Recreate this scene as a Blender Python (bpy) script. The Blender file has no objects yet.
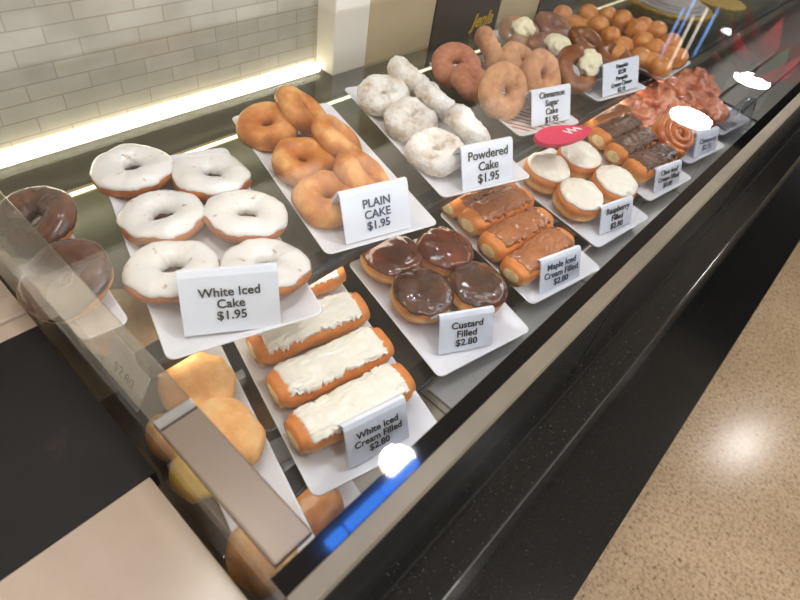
import bpy, bmesh, math, random
from mathutils import Vector, Matrix, noise
rnd = random.Random(7)
S = bpy.context.scene
COL = S.collection
# ---------------------------------------------------------------- camera (solved from the photo's parallels)
RX, RY, RZ = Vector((0.671399, -0.727887, 0.1393)), Vector((-0.46717, -0.561606, -0.682899)), Vector((0.575305, 0.393421, -0.717108))
F, CP = 553.162, Vector((0.03504, -0.26453, 0.66203))
cam = bpy.data.cameras.new('camera'); cam.sensor_width = 36; cam.lens = F*36/800
cam.clip_start = 0.01; cam.clip_end = 60
cam.dof.use_dof = True; cam.dof.focus_distance = 0.86; cam.dof.aperture_fstop = 6
co = bpy.data.objects.new('camera', cam); COL.objects.link(co)
b = -RZ; u_ = -RY
co.matrix_world = Matrix(((RX.x, u_.x, b.x, CP.x), (RX.y, u_.y, b.y, CP.y), (RX.z, u_.z, b.z, CP.z), (0, 0, 0, 1)))
S.camera = co

def ray(u, v): return RX*((u-400)/F) + RY*((v-300)/F) + RZ
def at(u, v, z=None, y=None):
    d = ray(u, v); s = (z-CP.z)/d.z if z is not None else (y-CP.y)/d.y
    return CP + d*s
# ---------------------------------------------------------------- materials
def lin(c): return tuple(((x/255)/12.92 if x/255 <= .04045 else ((x/255+.055)/1.055)**2.4) for x in c) + (1,)
class NT:
    def __init__(s, name):
        s.m = bpy.data.materials.new(name); s.m.use_nodes = True
        s.t = s.m.node_tree; s.p = s.t.nodes['Principled BSDF']; s.out = s.t.nodes['Material Output']
    def n(s, typ, **k):
        nd = s.t.nodes.new(typ)
        for a, v in k.items():
            if a in nd.inputs: nd.inputs[a].default_value = v
            else: setattr(nd, a, v)
        return nd
    def l(s, a, b): s.t.links.new(a, b)
    def coord(s, scale=1, out='Object'):
        c = s.n('ShaderNodeTexCoord'); m = s.n('ShaderNodeMapping')
        m.inputs['Scale'].default_value = (scale,)*3 if not isinstance(scale, tuple) else scale
        s.l(c.outputs[out], m.inputs['Vector']); return m.outputs['Vector']
    def noise(s, vec, scale, detail=4, rough=.55):
        nd = s.n('ShaderNodeTexNoise'); nd.inputs['Scale'].default_value = scale; nd.inputs['Detail'].default_value = detail; nd.inputs['Roughness'].default_value = rough
        s.l(vec, nd.inputs['Vector']); return nd.outputs['Fac']
    def ramp(s, fac, stops):
        r = s.n('ShaderNodeValToRGB'); e = r.color_ramp.elements
        while len(e) < len(stops): e.new(.5)
        for el, (p, c) in zip(e, stops): el.position = p; el.color = c
        s.l(fac, r.inputs['Fac']); return r.outputs['Color']
    def bump(s, h, strength=.3, dist=.002):
        bn = s.n('ShaderNodeBump'); bn.inputs['Strength'].default_value = strength; bn.inputs['Distance'].default_value = dist
        s.l(h, bn.inputs['Height']); s.l(bn.outputs['Normal'], s.p.inputs['Normal'])
def flat(name, rgb, rough=.5, metal=0, spec=.5, coat=0, emit=0):
    t = NT(name); p = t.p; p.inputs['Base Color'].default_value = lin(rgb); p.inputs['Roughness'].default_value = rough
    p.inputs['Metallic'].default_value = metal; p.inputs['Specular IOR Level'].default_value = spec; p.inputs['Coat Weight'].default_value = coat
    if emit: p.inputs['Emission Color'].default_value = lin(rgb); p.inputs['Emission Strength'].default_value = emit
    return t.m
def noisy(name, stops, scale, rough=.5, bscale=None, bstr=.3, bdist=.002, detail=5, coat=0, spec=.5, sss=0, bdet=4):
    t = NT(name); v = t.coord(); f = t.noise(v, scale, detail)
    t.l(t.ramp(f, [(p, lin(c)) for p, c in stops]), t.p.inputs['Base Color'])
    t.p.inputs['Roughness'].default_value = rough; t.p.inputs['Coat Weight'].default_value = coat; t.p.inputs['Coat Roughness'].default_value = .12
    t.p.inputs['Specular IOR Level'].default_value = spec
    if sss: t.p.inputs['Subsurface Weight'].default_value = sss; t.p.inputs['Subsurface Radius'].default_value = (.01, .006, .004)
    if bscale: t.bump(t.noise(v, bscale, bdet), bstr, bdist)
    return t.m
def banded(name, top, band, low, z0, w, rough=.45, spec=.4):
    """fried dough: browned crusts with the pale ring round the waist that the oil never reaches"""
    t = NT(name); c = t.n('ShaderNodeTexCoord'); sx = t.n('ShaderNodeSeparateXYZ'); t.l(c.outputs['Object'], sx.inputs[0])
    nz = t.noise(c.outputs['Object'], 35, 3); a = t.n('ShaderNodeMath', operation='MULTIPLY_ADD'); t.l(nz, a.inputs[0]); a.inputs[1].default_value = .012; t.l(sx.outputs['Z'], a.inputs[2])
    mr = t.n('ShaderNodeMapRange'); mr.inputs['From Min'].default_value = z0-w+.006; mr.inputs['From Max'].default_value = z0+w+.006; t.l(a.outputs[0], mr.inputs['Value'])
    base = t.ramp(mr.outputs[0], [(0, lin(low)), (.3, lin(low)), (.5, lin(band)), (.72, lin(top)), (1, lin(top))])
    mx = t.n('ShaderNodeMix', data_type='RGBA', blend_type='MULTIPLY'); mx.inputs['Factor'].default_value = .55
    n2 = t.noise(c.outputs['Object'], 60, 5); t.l(base, mx.inputs['A']); t.l(t.ramp(n2, [(.3, (.62, .55, .45, 1)), (.65, (1, 1, 1, 1))]), mx.inputs['B'])
    t.l(mx.outputs['Result'], t.p.inputs['Base Color']); t.p.inputs['Roughness'].default_value = rough; t.p.inputs['Specular IOR Level'].default_value = spec
    t.bump(t.noise(c.outputs['Object'], 140, 4), .25, .002)
    return t.m
def glass(name, tint=(1, 1, 1, 1), gain=1.0, rough=0.0, f0=.04):
    t = NT(name); lw = t.n('ShaderNodeLayerWeight'); lw.inputs['Blend'].default_value = .5
    pw = t.n('ShaderNodeMath', operation='POWER'); t.l(lw.outputs['Facing'], pw.inputs[0]); pw.inputs[1].default_value = 5
    ma = t.n('ShaderNodeMath', operation='MULTIPLY_ADD', use_clamp=True); t.l(pw.outputs[0], ma.inputs[0]); ma.inputs[1].default_value = .96*gain; ma.inputs[2].default_value = f0*gain
    tr = t.n('ShaderNodeBsdfTransparent'); tr.inputs['Color'].default_value = tint
    gl = t.n('ShaderNodeBsdfGlossy'); gl.inputs['Roughness'].default_value = rough
    mx = t.n('ShaderNodeMixShader'); t.l(ma.outputs[0], mx.inputs[0]); t.l(tr.outputs[0], mx.inputs[1]); t.l(gl.outputs[0], mx.inputs[2]); t.l(mx.outputs[0], t.out.inputs['Surface'])
    return t.m
M = {}
M['tray'] = flat('white_melamine', (226, 227, 232), .22, spec=.5)
M['tag'] = flat('white_tag_plastic', (225, 230, 240), .25)
M['ink'] = flat('black_ink', (22, 22, 26), .6)
M['ink_blue'] = flat('grey_blue_ink', (46, 60, 95), .6)
M['white_ice'] = noisy('white_icing', [(.0, (224, 221, 217)), (.62, (229, 226, 222)), (.67, (216, 204, 196)), (.72, (176, 136, 116))], 70, .28, 45, .25, .002, 6, coat=.25, sss=.15)
M['cream_ice'] = noisy('white_cream_icing', [(.2, (228, 222, 204)), (.7, (240, 235, 222))], 30, .3, 60, .5, .003, coat=.25, sss=.1)
M['choc_ice'] = noisy('chocolate_icing', [(.3, (60, 31, 18)), (.6, (84, 46, 28)), (.8, (112, 70, 50))], 30, .24, 34, .5, .005, coat=.5, bdet=.5, detail=1.5)
M['dark_choc'] = noisy('dark_chocolate_icing', [(.3, (66, 36, 20)), (.62, (92, 54, 32)), (.8, (132, 92, 66))], 30, .34, 44, .4, .003, coat=.2, bdet=1, detail=2)
M['red_choc'] = noisy('reddish_chocolate_icing', [(.3, (84, 34, 16)), (.6, (112, 52, 28)), (.85, (140, 78, 50))], 26, .16, 30, .5, .005, coat=.7, bdet=.5, detail=1.5)
M['maple_ice'] = noisy('maple_icing', [(.3, (150, 86, 44)), (.7, (180, 112, 64))], 24, .24, 34, .4, .003, coat=.4)
M['cake'] = noisy('fried_cake', [(.3, (150, 82, 32)), (.55, (184, 108, 48)), (.75, (206, 136, 72))], 34, .55, 120, .5, .003)
M['plain'] = noisy('plain_cake_crust', [(.32, (170, 96, 36)), (.5, (204, 128, 60)), (.68, (230, 172, 104))], 22, .42, 70, .4, .003, spec=.35)
M['powder'] = noisy('powdered_sugar', [(.3, (190, 158, 128)), (.42, (224, 214, 202)), (.56, (240, 237, 232))], 34, .9, 90, 1, .006, 7)
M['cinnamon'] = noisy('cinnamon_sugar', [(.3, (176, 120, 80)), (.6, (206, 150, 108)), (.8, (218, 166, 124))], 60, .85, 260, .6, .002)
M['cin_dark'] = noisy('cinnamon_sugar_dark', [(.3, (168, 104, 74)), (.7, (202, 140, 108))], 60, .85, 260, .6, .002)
M['pumpkin'] = noisy('pumpkin_cake_glaze', [(.3, (104, 54, 22)), (.6, (140, 80, 38)), (.8, (176, 120, 76))], 34, .3, 90, .6, .003, coat=.35)
M['hole'] = noisy('glazed_hole_crust', [(.3, (196, 118, 56)), (.6, (226, 156, 88)), (.8, (240, 198, 138))], 28, .3, 60, .3, .003, coat=.35)
M['sugar'] = noisy('granulated_sugar_crust', [(.3, (224, 150, 84)), (.55, (242, 186, 118)), (.8, (250, 220, 168))], 30, .65, 330, .7, .002)
M['fritter'] = noisy('glazed_fritter', [(.28, (190, 104, 66)), (.5, (236, 156, 120)), (.7, (246, 200, 172))], 26, .22, 36, .6, .005, coat=.6)
M['fritter_dark'] = noisy('dark_glazed_fritter', [(.28, (124, 66, 42)), (.5, (204, 128, 98)), (.72, (240, 184, 156))], 30, .22, 40, .7, .006, coat=.6)
M['roll'] = noisy('cinnamon_roll_crust', [(.3, (160, 72, 30)), (.55, (204, 116, 48)), (.75, (228, 166, 84))], 20, .25, 40, .4, .003, coat=.6)
M['yeast'] = banded('yeast_dough', (216, 134, 66), (242, 200, 132), (216, 130, 62), .022, .022)
M['bar'] = banded('bar_dough', (222, 136, 64), (240, 184, 108), (220, 132, 64), .016, .024)
M['cream'] = noisy('cream_filling', [(.3, (226, 196, 130)), (.7, (244, 226, 176))], 90, .6, 160, .4, .002)
M['cheese'] = noisy('cream_cheese', [(.3, (236, 226, 184)), (.7, (248, 242, 214))], 60, .5, 60, .3, .003)
M['yellow'] = noisy('yellow_custard', [(.3, (232, 178, 34)), (.7, (250, 214, 96))], 30, .3, 50, .3, .002, coat=.3)
M['pink'] = flat('pink_silicone', (214, 28, 82), .35)
M['white'] = flat('white_paint', (240, 240, 240), .5)
M['glass_top'] = glass('clear_glass', (.985, .99, .985, 1), .85)
M['glass_shelf'] = glass('green_grey_shelf_glass', (.80, .82, .78, 1), .7)
M['glass_dark'] = glass('smoky_shelf_glass', (.74, .75, .76, 1), .9, .05)
M['acrylic'] = glass('clear_acrylic', (.97, .96, .94, 1), .6, .03)
M['cap'] = glass('acrylic_edge', (.80, .75, .67, 1), 3.2, .13)
M['clear_bag'] = glass('clear_plastic_tag', (.86, .88, .9, 1), 3.0, .1)
M['border'] = flat('black_glass_border', (6, 6, 8), .04, spec=.35)
M['steel'] = noisy('satin_steel', [(.3, (98, 90, 76)), (.7, (122, 113, 96))], 8, .42)
M['steel_dark'] = flat('grey_bracket', (122, 108, 96), .35, .6)
M['chrome'] = flat('chrome', (190, 195, 205), .12, 1)
M['deck'] = flat('charcoal_deck', (120, 116, 106), .3, .5, spec=.8)
M['taupe'] = flat('taupe_laminate', (112, 103, 76), .3, spec=.8)
M['apron'] = noisy('brushed_grey_metal', [(.3, (120, 120, 118)), (.7, (150, 149, 146))], 6, .3)
M['under_fill'] = flat('under_shelf_fill', (255, 246, 230), .5, emit=5)  # glow of the added fill strips under the shelf beams
M['end_brown'] = flat('dark_brown_deck', (58, 48, 36), .35)
M['deck_back'] = flat('taupe_back_deck', (74, 68, 50), .4, .0)
M['beam'] = flat('black_shelf_beam', (26, 26, 27), .3)
M['edge'] = flat('blue_glass_edge', (34, 58, 70), .15)
M['beige'] = flat('beige_laminate', (176, 158, 124), .45)
M['brown'] = flat('dark_brown_laminate', (62, 54, 44), .4)
M['offwhite'] = flat('offwhite_frame', (214, 208, 192), .5)
M['gold'] = flat('gold_foil', (214, 176, 70), .3, .7)
M['silver'] = flat('silver_grey_board', (188, 184, 180), .35, .2)
M['ink_yellow'] = flat('yellow_print', (232, 190, 34), .5)
M['led'] = flat('warm_led', (255, 246, 222), .5, emit=9)
M['led_thin'] = flat('warm_led_strip', (255, 246, 222), .5, emit=2.5)
M['rod'] = flat('pale_glow', (255, 250, 235), .5, emit=.5)
M['rod_blue'] = flat('blue_glow', (120, 170, 255), .5, emit=.6)
M['fill_bar'] = flat('cool_fill_glow', (235, 242, 255), .5, emit=18)  # glow of the added fill bar behind the border
M['lamp'] = flat('lamp_glow', (246, 246, 255), .5, emit=5)
M['lamp_core'] = flat('lamp_core', (255, 250, 245), .5, emit=14)
M['lamp_ring'] = flat('lamp_reflector', (255, 240, 238), .5, emit=9)
M['tube'] = flat('blue_reflection_glow', (70, 140, 255), .5, emit=26)  # glow of the added boxes mirrored in the border, no tube lamp
M['black'] = flat('black_metal', (14, 15, 18), .35)
M['ceiling'] = flat('ceiling_paint', (236, 230, 220), .9)
M['ceil_dark'] = flat('dark_ceiling', (40, 34, 30), .9)
M['leaf'] = noisy('green_leaf', [(.3, (28, 62, 20)), (.7, (64, 104, 34))], 12, .5)
M['bract'] = noisy('red_bract', [(.3, (160, 6, 26)), (.7, (206, 16, 38))], 12, .5)
M['burgundy'] = flat('burgundy_pot', (60, 8, 24), .4)
def granite():
    t = NT('black_granite'); v = t.coord(); vo = t.n('ShaderNodeTexVoronoi'); vo.inputs['Scale'].default_value = 260; t.l(v, vo.inputs['Vector'])
    nn = t.noise(v, 200, 3)
    ad = t.n('ShaderNodeMath', operation='ADD'); t.l(vo.outputs['Distance'], ad.inputs[0]); t.l(nn, ad.inputs[1])
    t.l(t.ramp(ad.outputs[0], [(.40, lin((120, 120, 114))), (.62, lin((30, 30, 29))), (1, lin((18, 18, 18)))]), t.p.inputs['Base Color'])
    t.p.inputs['Roughness'].default_value = .16; t.p.inputs['Specular IOR Level'].default_value = .45; return t.m
M['granite'] = granite()
def terrazzo():
    t = NT('beige_terrazzo'); v = t.coord(); a = t.noise(v, 95, 6, .7); c = t.noise(v, 3, 3)
    mx = t.n('ShaderNodeMix', data_type='RGBA', blend_type='MULTIPLY'); mx.inputs['Factor'].default_value = 1
    t.l(t.ramp(a, [(.32, lin((112, 90, 66))), (.45, lin((164, 138, 108))), (.62, lin((182, 158, 128)))]), mx.inputs['A'])
    t.l(t.ramp(c, [(.3, (.78, .76, .72, 1)), (.7, (1, 1, 1, 1))]), mx.inputs['B'])
    t.l(mx.outputs['Result'], t.p.inputs['Base Color']); t.p.inputs['Roughness'].default_value = .2; t.bump(a, .06, .002); return t.m
M['terrazzo'] = terrazzo()
M['scuffed'] = noisy('scuffed_black_edge', [(.5, (26, 26, 26)), (.62, (60, 58, 54)), (.72, (176, 172, 162))], 5, .4, detail=9)
def stone(name, a, bb, rough=.25):
    return noisy(name, [(.3, a), (.7, bb)], 5, rough)
M['counter'] = stone('beige_stone', (160, 143, 126), (178, 161, 144))
M['counter_black'] = noisy('black_marble', [(.3, (14, 14, 16)), (.62, (24, 22, 23)), (.78, (64, 54, 52))], 11, .4, spec=.25)
def tile():
    t = NT('glazed_brick_tile'); c = t.n('ShaderNodeTexCoord'); sx = t.n('ShaderNodeSeparateXYZ'); cx = t.n('ShaderNodeCombineXYZ')
    t.l(c.outputs['Object'], sx.inputs[0]); t.l(sx.outputs['X'], cx.inputs['X']); t.l(sx.outputs['Z'], cx.inputs['Y'])
    br = t.n('ShaderNodeTexBrick'); t.l(cx.outputs[0], br.inputs['Vector'])
    br.inputs['Scale'].default_value = 1; br.inputs['Brick Width'].default_value = .095; br.inputs['Row Height'].default_value = .026; br.inputs['Mortar Size'].default_value = .0016; br.inputs['Mortar Smooth'].default_value = .6
    br.inputs['Color1'].default_value = lin((174, 168, 152)); br.inputs['Color2'].default_value = lin((162, 156, 140)); br.inputs['Mortar'].default_value = lin((147, 140, 124))
    n = t.noise(c.outputs['Object'], 7, 3)
    mx = t.n('ShaderNodeMix', data_type='RGBA', blend_type='MULTIPLY'); mx.inputs['Factor'].default_value = .6; t.l(br.outputs['Color'], mx.inputs['A'])
    t.l(t.ramp(n, [(.35, (.7, .7, .68, 1)), (.6, (1, 1, 1, 1))]), mx.inputs['B'])
    t.l(mx.outputs['Result'], t.p.inputs['Base Color']); t.p.inputs['Roughness'].default_value = .06; t.p.inputs['Specular IOR Level'].default_value = .7
    t.bump(br.outputs['Fac'], -.3, .002); return t.m
M['tile'] = tile()
def stripes():
    t = NT('candy_stripe_print'); v = t.coord(); w = t.n('ShaderNodeTexWave', wave_type='BANDS', bands_direction='DIAGONAL'); w.inputs['Scale'].default_value = 14; w.inputs['Distortion'].default_value = .6
    t.l(v, w.inputs['Vector'])
    t.l(t.ramp(w.outputs['Fac'], [(.0, lin((224, 214, 200))), (.36, lin((224, 214, 200))), (.42, lin((150, 40, 48))), (.78, lin((130, 48, 48))), (.84, lin((224, 210, 196)))]), t.p.inputs['Base Color'])
    t.p.inputs['Roughness'].default_value = .3; return t.m
M['stripe'] = stripes()
# ---------------------------------------------------------------- object helpers
def link(name, me, mat=None, parent=None, mw=None, smooth=True):
    o = bpy.data.objects.new(name, me); COL.objects.link(o)
    if mat: me.materials.append(M[mat] if isinstance(mat, str) else mat)
    if smooth:
        for p in me.polygons: p.use_smooth = True
    if parent: o.parent = parent
    if mw is not None: o.matrix_local = mw
    return o
def from_bm(bm, name):
    bmesh.ops.recalc_face_normals(bm, faces=bm.faces)
    me = bpy.data.meshes.new(name); bm.to_mesh(me); bm.free(); return me
def tag(o, label, cat, group=None, kind=None):
    if label: o['label'] = label
    if cat: o['category'] = cat
    if group: o['group'] = group
    if kind: o['kind'] = kind
    return o
def empty(name, mw, label, cat, group=None):
    o = bpy.data.objects.new(name, None); COL.objects.link(o); o.empty_display_size = .02; o.matrix_world = mw
    return tag(o, label, cat, group)
def struct(o): o['kind'] = 'structure'; return o
def box_me(x0, x1, y0, y1, z0, z1, bev=0, seg=2):
    bm = bmesh.new(); bmesh.ops.create_cube(bm, size=1)
    for v in bm.verts: v.co = Vector(((x0+x1)/2+v.co.x*(x1-x0), (y0+y1)/2+v.co.y*(y1-y0), (z0+z1)/2+v.co.z*(z1-z0)))
    if bev: bmesh.ops.bevel(bm, geom=bm.edges[:], offset=bev, segments=seg, affect='EDGES', profile=.6)
    return from_bm(bm, 'box')
def box(name, x0, x1, y0, y1, z0, z1, mat, parent=None, bev=0, mw=None): return link(name, box_me(x0, x1, y0, y1, z0, z1, bev), mat, parent, mw, smooth=False)
def grid_me(fn, nu, nv, wrapu=True, wrapv=False, capv=False):
    bm = bmesh.new(); V = []
    for j in range(nv if wrapv else nv+1):
        V.append([bm.verts.new(fn(i/nu, j/nv)) for i in range(nu if wrapu else nu+1)])
    nj = nv; 
    for j in range(nj):
        a, c = V[j], V[(j+1) % len(V)]
        for i in range(nu):
            i2 = (i+1) % len(a)
            bm.faces.new((a[i], a[i2], c[i2], c[i]))
    if capv:
        bm.faces.new(V[0][::-1]); bm.faces.new(V[-1])
    return from_bm(bm, 'grid')
def fb(p, s, seed): return noise.noise(Vector(p)*s + Vector((seed*7.3, seed*3.1, seed*1.7)))
def place(P, yaw=0, rx=0, ry=0, rz=0):
    return Matrix.Translation(P) @ Matrix.Rotation(yaw, 4, 'Z') @ Matrix.Rotation(math.radians(ry), 4, 'Y') @ Matrix.Rotation(math.radians(rx), 4, 'X') @ Matrix.Rotation(math.radians(rz), 4, 'Z')
# ---------------------------------------------------------------- pastries
def ring_pt(u, v, R, r, sz, seed, off=0, amp=.0025, fr=28, fine=.0):
    a = 2*math.pi*u; t = 2*math.pi*v
    c, s = math.cos(t), math.sin(t)
    d = Vector((c*math.cos(a), c*math.sin(a), s))
    rr = r*(1+.06*c)
    p = Vector(((R+rr*c)*math.cos(a), (R+rr*c)*math.sin(a), rr*sz*s))
    n = amp*fb(p, fr, seed) + fine*fb(p, 190, seed+3)
    return p + d*(n+off)
def donut_me(R, r, sz, seed, amp=.003, fine=0): return grid_me(lambda u, v: ring_pt(u, v, R, r, sz, seed, 0, amp, 28, fine), 56, 28, True, True)
def ring_icing_me(R, r, sz, seed, lo=-.10, hi=.56, off=.0022, wob=.05, amp=.003):
    def f(u, v):
        a = 2*math.pi*u
        w1 = wob*noise.noise(Vector((math.cos(a)*2.2, math.sin(a)*2.2, seed*5.1))) + wob*.35*noise.noise(Vector((math.cos(a)*7, math.sin(a)*7, seed*2.2)))
        w2 = wob*noise.noise(Vector((math.cos(a)*2.2, math.sin(a)*2.2, seed*9.7+4)))
        l, h = lo+w1, hi+w2
        t = l+(h-l)*v
        e = min(v, 1-v)*10
        o = off*min(1, .0+math.sqrt(min(1, e))) - (.0018 if e == 0 else 0)
        o += .0012*noise.noise(Vector((math.cos(a)*5, math.sin(a)*5, v*5+seed)))*min(1, e)
        return ring_pt(u, t, R, r, sz, seed, o, amp)
    return grid_me(f, 72, 20, True, False)
def donut(mw, label, group, body, ice=None, R=.036, r=.022, sz=.82, seed=0, amp=.003, fine=0, lo=-.10, hi=.56, wob=.05):
    if isinstance(mw, tuple):                      # (tray, u, v, rx, ry, rz): rest the ring on its tray whatever its lean
        t_, u, v, rx, ry, rz = mw
        cz = math.cos(math.radians(rx))*math.cos(math.radians(ry)); sn = math.sqrt(max(0, 1-cz*cz))
        mw = t_.m(u, v, R*sn+r*math.sqrt(sn*sn+(sz*cz)**2)-.001, rx, ry, rz)
    o = empty('donut', mw, label, 'donut', group)
    link('cake_ring', donut_me(R, r, sz, seed, amp, fine), body, o)
    if ice: link('icing', ring_icing_me(R, r, sz, seed, lo, hi, wob=wob, amp=amp), ice, o)
    return o
def sgn(x, e): return math.copysign(abs(x)**e, x)
def bun_pt(u, th, r, h, seed, off=0):
    a = 2*math.pi*u; c, s = math.cos(th), math.sin(th)
    rad = r*sgn(c, .72)
    z = h*.5*sgn(s, .8)
    p = Vector((rad*math.cos(a), rad*math.sin(a), z))
    waist = -.0022*math.exp(-(z/.005)**2)
    d = Vector((c*math.cos(a), c*math.sin(a), s))
    return p + d*(off+waist+.003*fb(p, 26, seed)) + Vector((0, 0, h*.5))
def round_bun(mw, label, group, body, ice, r=.05, h=.046, seed=0, edge=.16, wob=.16, off=.003):
    o = empty('filled_donut', mw, label, 'donut', group)
    link('dough', grid_me(lambda u, v: bun_pt(u, -math.pi/2+.02+(math.pi-.04)*v, r, h, seed), 48, 26, True, False, True), body, o)
    def f(u, v):
        a = 2*math.pi*u
        w = wob*noise.noise(Vector((math.cos(a)*1.8, math.sin(a)*1.8, seed*5.1))) + wob*.5*noise.noise(Vector((math.cos(a)*6, math.sin(a)*6, seed*2.2)))
        t0 = edge*math.pi+w
        th = t0+(math.pi/2-.01-t0)*v
        e = min(1, v*7); oo = off*math.sqrt(e) - (.002 if v == 0 else 0) + .0026*noise.noise(Vector((math.cos(a)*4*(1-v), math.sin(a)*4*(1-v), seed)))*e+.0010*noise.noise(Vector((math.cos(a)*9*(1-v), math.sin(a)*9*(1-v), seed)))*e
        return bun_pt(u, th, r, h, seed, oo)
    link('icing', grid_me(f, 72, 18, True, False, True), ice, o)
    return o
def bar_pt(u, s, L, w, h, seed, off=0):
    """u runs round the section, s along the length -1..1"""
    a = 2*math.pi*u
    k = (1-abs(s)**12)**.36 if abs(s) < 1 else 0
    k = max(k, .76)
    x = s*L/2 + off*.6*s**7
    c, q = math.cos(a), math.sin(a)
    y = (w/2)*sgn(c, .72)*k; z = (h/2)*sgn(q, .8)*(.35+.65*k)
    p = Vector((x, y, z)); d = Vector((0, c, q))
    return p + d*(off+.0035*fb(p, 22, seed)) + Vector((0, 0, h/2))
def filled_bar(mw, label, group, body, ice, L=.165, w=.06, h=.048, seed=0, cover=.80, half=.17, cream=True, cat='donut'):
    w *= 1.08; L *= 1.06
    o = empty('cream_bar', mw, label, cat, group)
    link('dough', grid_me(lambda u, v: bar_pt(u, -1+2*v, L, w, h, seed), 36, 40, True, False, True), body, o)
    def f(u, v):
        # u across (0..1), v along
        s = -cover+2*cover*v
        jag = .045*noise.noise(Vector((s*9, 3.3, seed*3.7)))+.05*noise.noise(Vector((s*24, 1.1, seed)))
        jag2 = .045*noise.noise(Vector((s*9, 8.3, seed*3.7)))+.05*noise.noise(Vector((s*24, 5.1, seed)))
        a = .25+(u-.5)*2*(half+(jag if u < .5 else jag2))
        s2 = s + (.05*noise.noise(Vector((u*9, seed, 2)))+.05*noise.noise(Vector((u*26, seed, 7))))*abs(2*v-1)**3
        e = min(1, 8*min(u, 1-u, v, 1-v)); oo = .0042*math.sqrt(e) - (.002 if e == 0 else 0) + .0024*noise.noise(Vector((s*6, u*14, seed)))*e
        return bar_pt(a, s2, L, w, h, seed, oo)
    link('icing', grid_me(f, 40, 70, False, False), ice, o)
    if cream:
        def g(u, v):
            a = 2*math.pi*u; rr = math.sin(v*math.pi*.5)
            return Vector((-L/2-.002*math.cos(v*math.pi/2)-.0005+.0012*fb((a, v, 0), 3, seed), w*.26*rr*math.cos(a)*(1+.18*noise.noise(Vector((math.cos(a)*2, math.sin(a)*2, seed)))), h*.25*rr*math.sin(a)*(1+.22*noise.noise(Vector((math.cos(a)*2, seed, math.sin(a)*2))))+h/2-.002))
        link('cream_filling', grid_me(lambda u, v: g(u, .02+.98*v), 24, 8, True, False, True), 'cream', o)
    return o
def lump_me(dim, seed, a1=.2, f1=26, a2=.08, f2=70, sub=4):
    bm = bmesh.new(); bmesh.ops.create_icosphere(bm, subdivisions=sub, radius=1)
    for v in bm.verts:
        n = v.co.normalized(); q = Vector((n.x*dim[0], n.y*dim[1], n.z*dim[2]))
        k = 1 + a1*(1-2*abs(fb(q, f1, seed))) - a1*.6 + a2*fb(q, f2, seed+2)
        v.co = q*k
        if v.co.z < -dim[2]*.8: v.co.z = -dim[2]*.8
    return from_bm(bm, 'lump')
def fritter(mw, label, group, mat, dim, seed, a1=.3):
    return tag(link('fritter', lump_me(dim, seed, a1+.06, 26, .13, 95, 5), mat, None, mw), label, 'fritter', group)
def cinnamon_roll(mw, label, mat):
    o = empty('cinnamon_roll', mw, label, 'cinnamon roll')
    turns, N = 2.6, 150
    def f(u, v):
        th = v*turns*2*math.pi; R0 = .012+.0415*(v**.9)*1.0
        a = 2*math.pi*u
        y = .0105*sgn(math.cos(a), .8); z = (.024-.004*v)*sgn(math.sin(a), .6)
        R_ = R0+y+.0015*noise.noise(Vector((th*2, a, 3)))
        return Vector((R_*math.cos(th), R_*math.sin(th), z+.028+(1-v)*.008))
    link('dough_coil', grid_me(f, 14, N, True, False, True), mat, o)
    link('centre', lump_me((.014, .014, .026), 5, .1), mat, o, Matrix.Translation((0, 0, .032)))
    return o
# ---------------------------------------------------------------- trays and tags
LT, UT, UH = 0.0542, 0.00894, 0.11696
def rrect(w, l, r, n=5):
    pts = []
    for cx, cy, a0 in ((w-r, l-r, 0), (r, l-r, 90), (r, r, 180), (w-r, r, 270)):
        for k in range(n+1):
            a = math.radians(a0+90*k/n); pts.append((cx+r*math.cos(a), cy+r*math.sin(a)))
    return pts
def tray_me(w, l, rad=.012, depth=.008, wave=0):
    """rim top in the plane z=0; loops run from underside edge to the sunken middle"""
    bm = bmesh.new()
    loops = [(.018, -.0145), (.012, -.0140), (.0015, -.0030), (0, -.0012), (.001, .0), (.003, -.0004), (.017, -depth), (.05, -depth-.0005)]
    rows = []
    for ins, z in loops:
        ww, ll = w-2*ins, l-2*ins
        row = []
        P = rrect(ww, ll, max(.004, rad-ins*.4 if ins < .02 else rad))
        if wave:
            # subdivide the outline for the scalloped rim
            Q = []
            for i in range(len(P)):
                p, q = P[i], P[(i+1) % len(P)]; d = math.dist(p, q); k = max(1, int(d/.006))
                if ins >= .05: k = k
                for j in range(k if ins < 9 else 1): Q.append((p[0]+(q[0]-p[0])*j/k, p[1]+(q[1]-p[1])*j/k))
            P = Q
        for i, (x, y) in enumerate(P): row.append((x+ins, y+ins, z))
        rows.append(row)
    n = min(len(r) for r in rows)
    if wave:
        rows2 = []
        for r in rows:
            # resample every loop to the same count by arc length
            L = [0]
            for i in range(len(r)): L.append(L[-1]+math.dist(r[i], r[(i+1) % len(r)]))
            out = []
            for k in range(240):
                t = L[-1]*k/240; i = max(j for j in range(len(r)) if L[j] <= t); g = (t-L[i])/max(1e-9, L[i+1]-L[i])
                a, c = r[i], r[(i+1) % len(r)]; out.append(tuple(a[m]+(c[m]-a[m])*g for m in range(3)))
            rows2.append(out)
        rows = rows2; n = 240
        for ri in (2, 3, 4, 5): rows[ri] = [(x, y, z+.0014*(1 if i % 2 else -1)) for i, (x, y, z) in enumerate(rows[ri])]
    V = [[bm.verts.new(p) for p in r] for r in rows]
    for a, c in zip(V, V[1:]):
        for i in range(n): bm.faces.new((a[i], a[(i+1) % n], c[(i+1) % n], c[i]))
    bm.faces.new(V[0][::-1]); bm.faces.new(V[-1])
    return from_bm(bm, 'tray')
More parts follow.
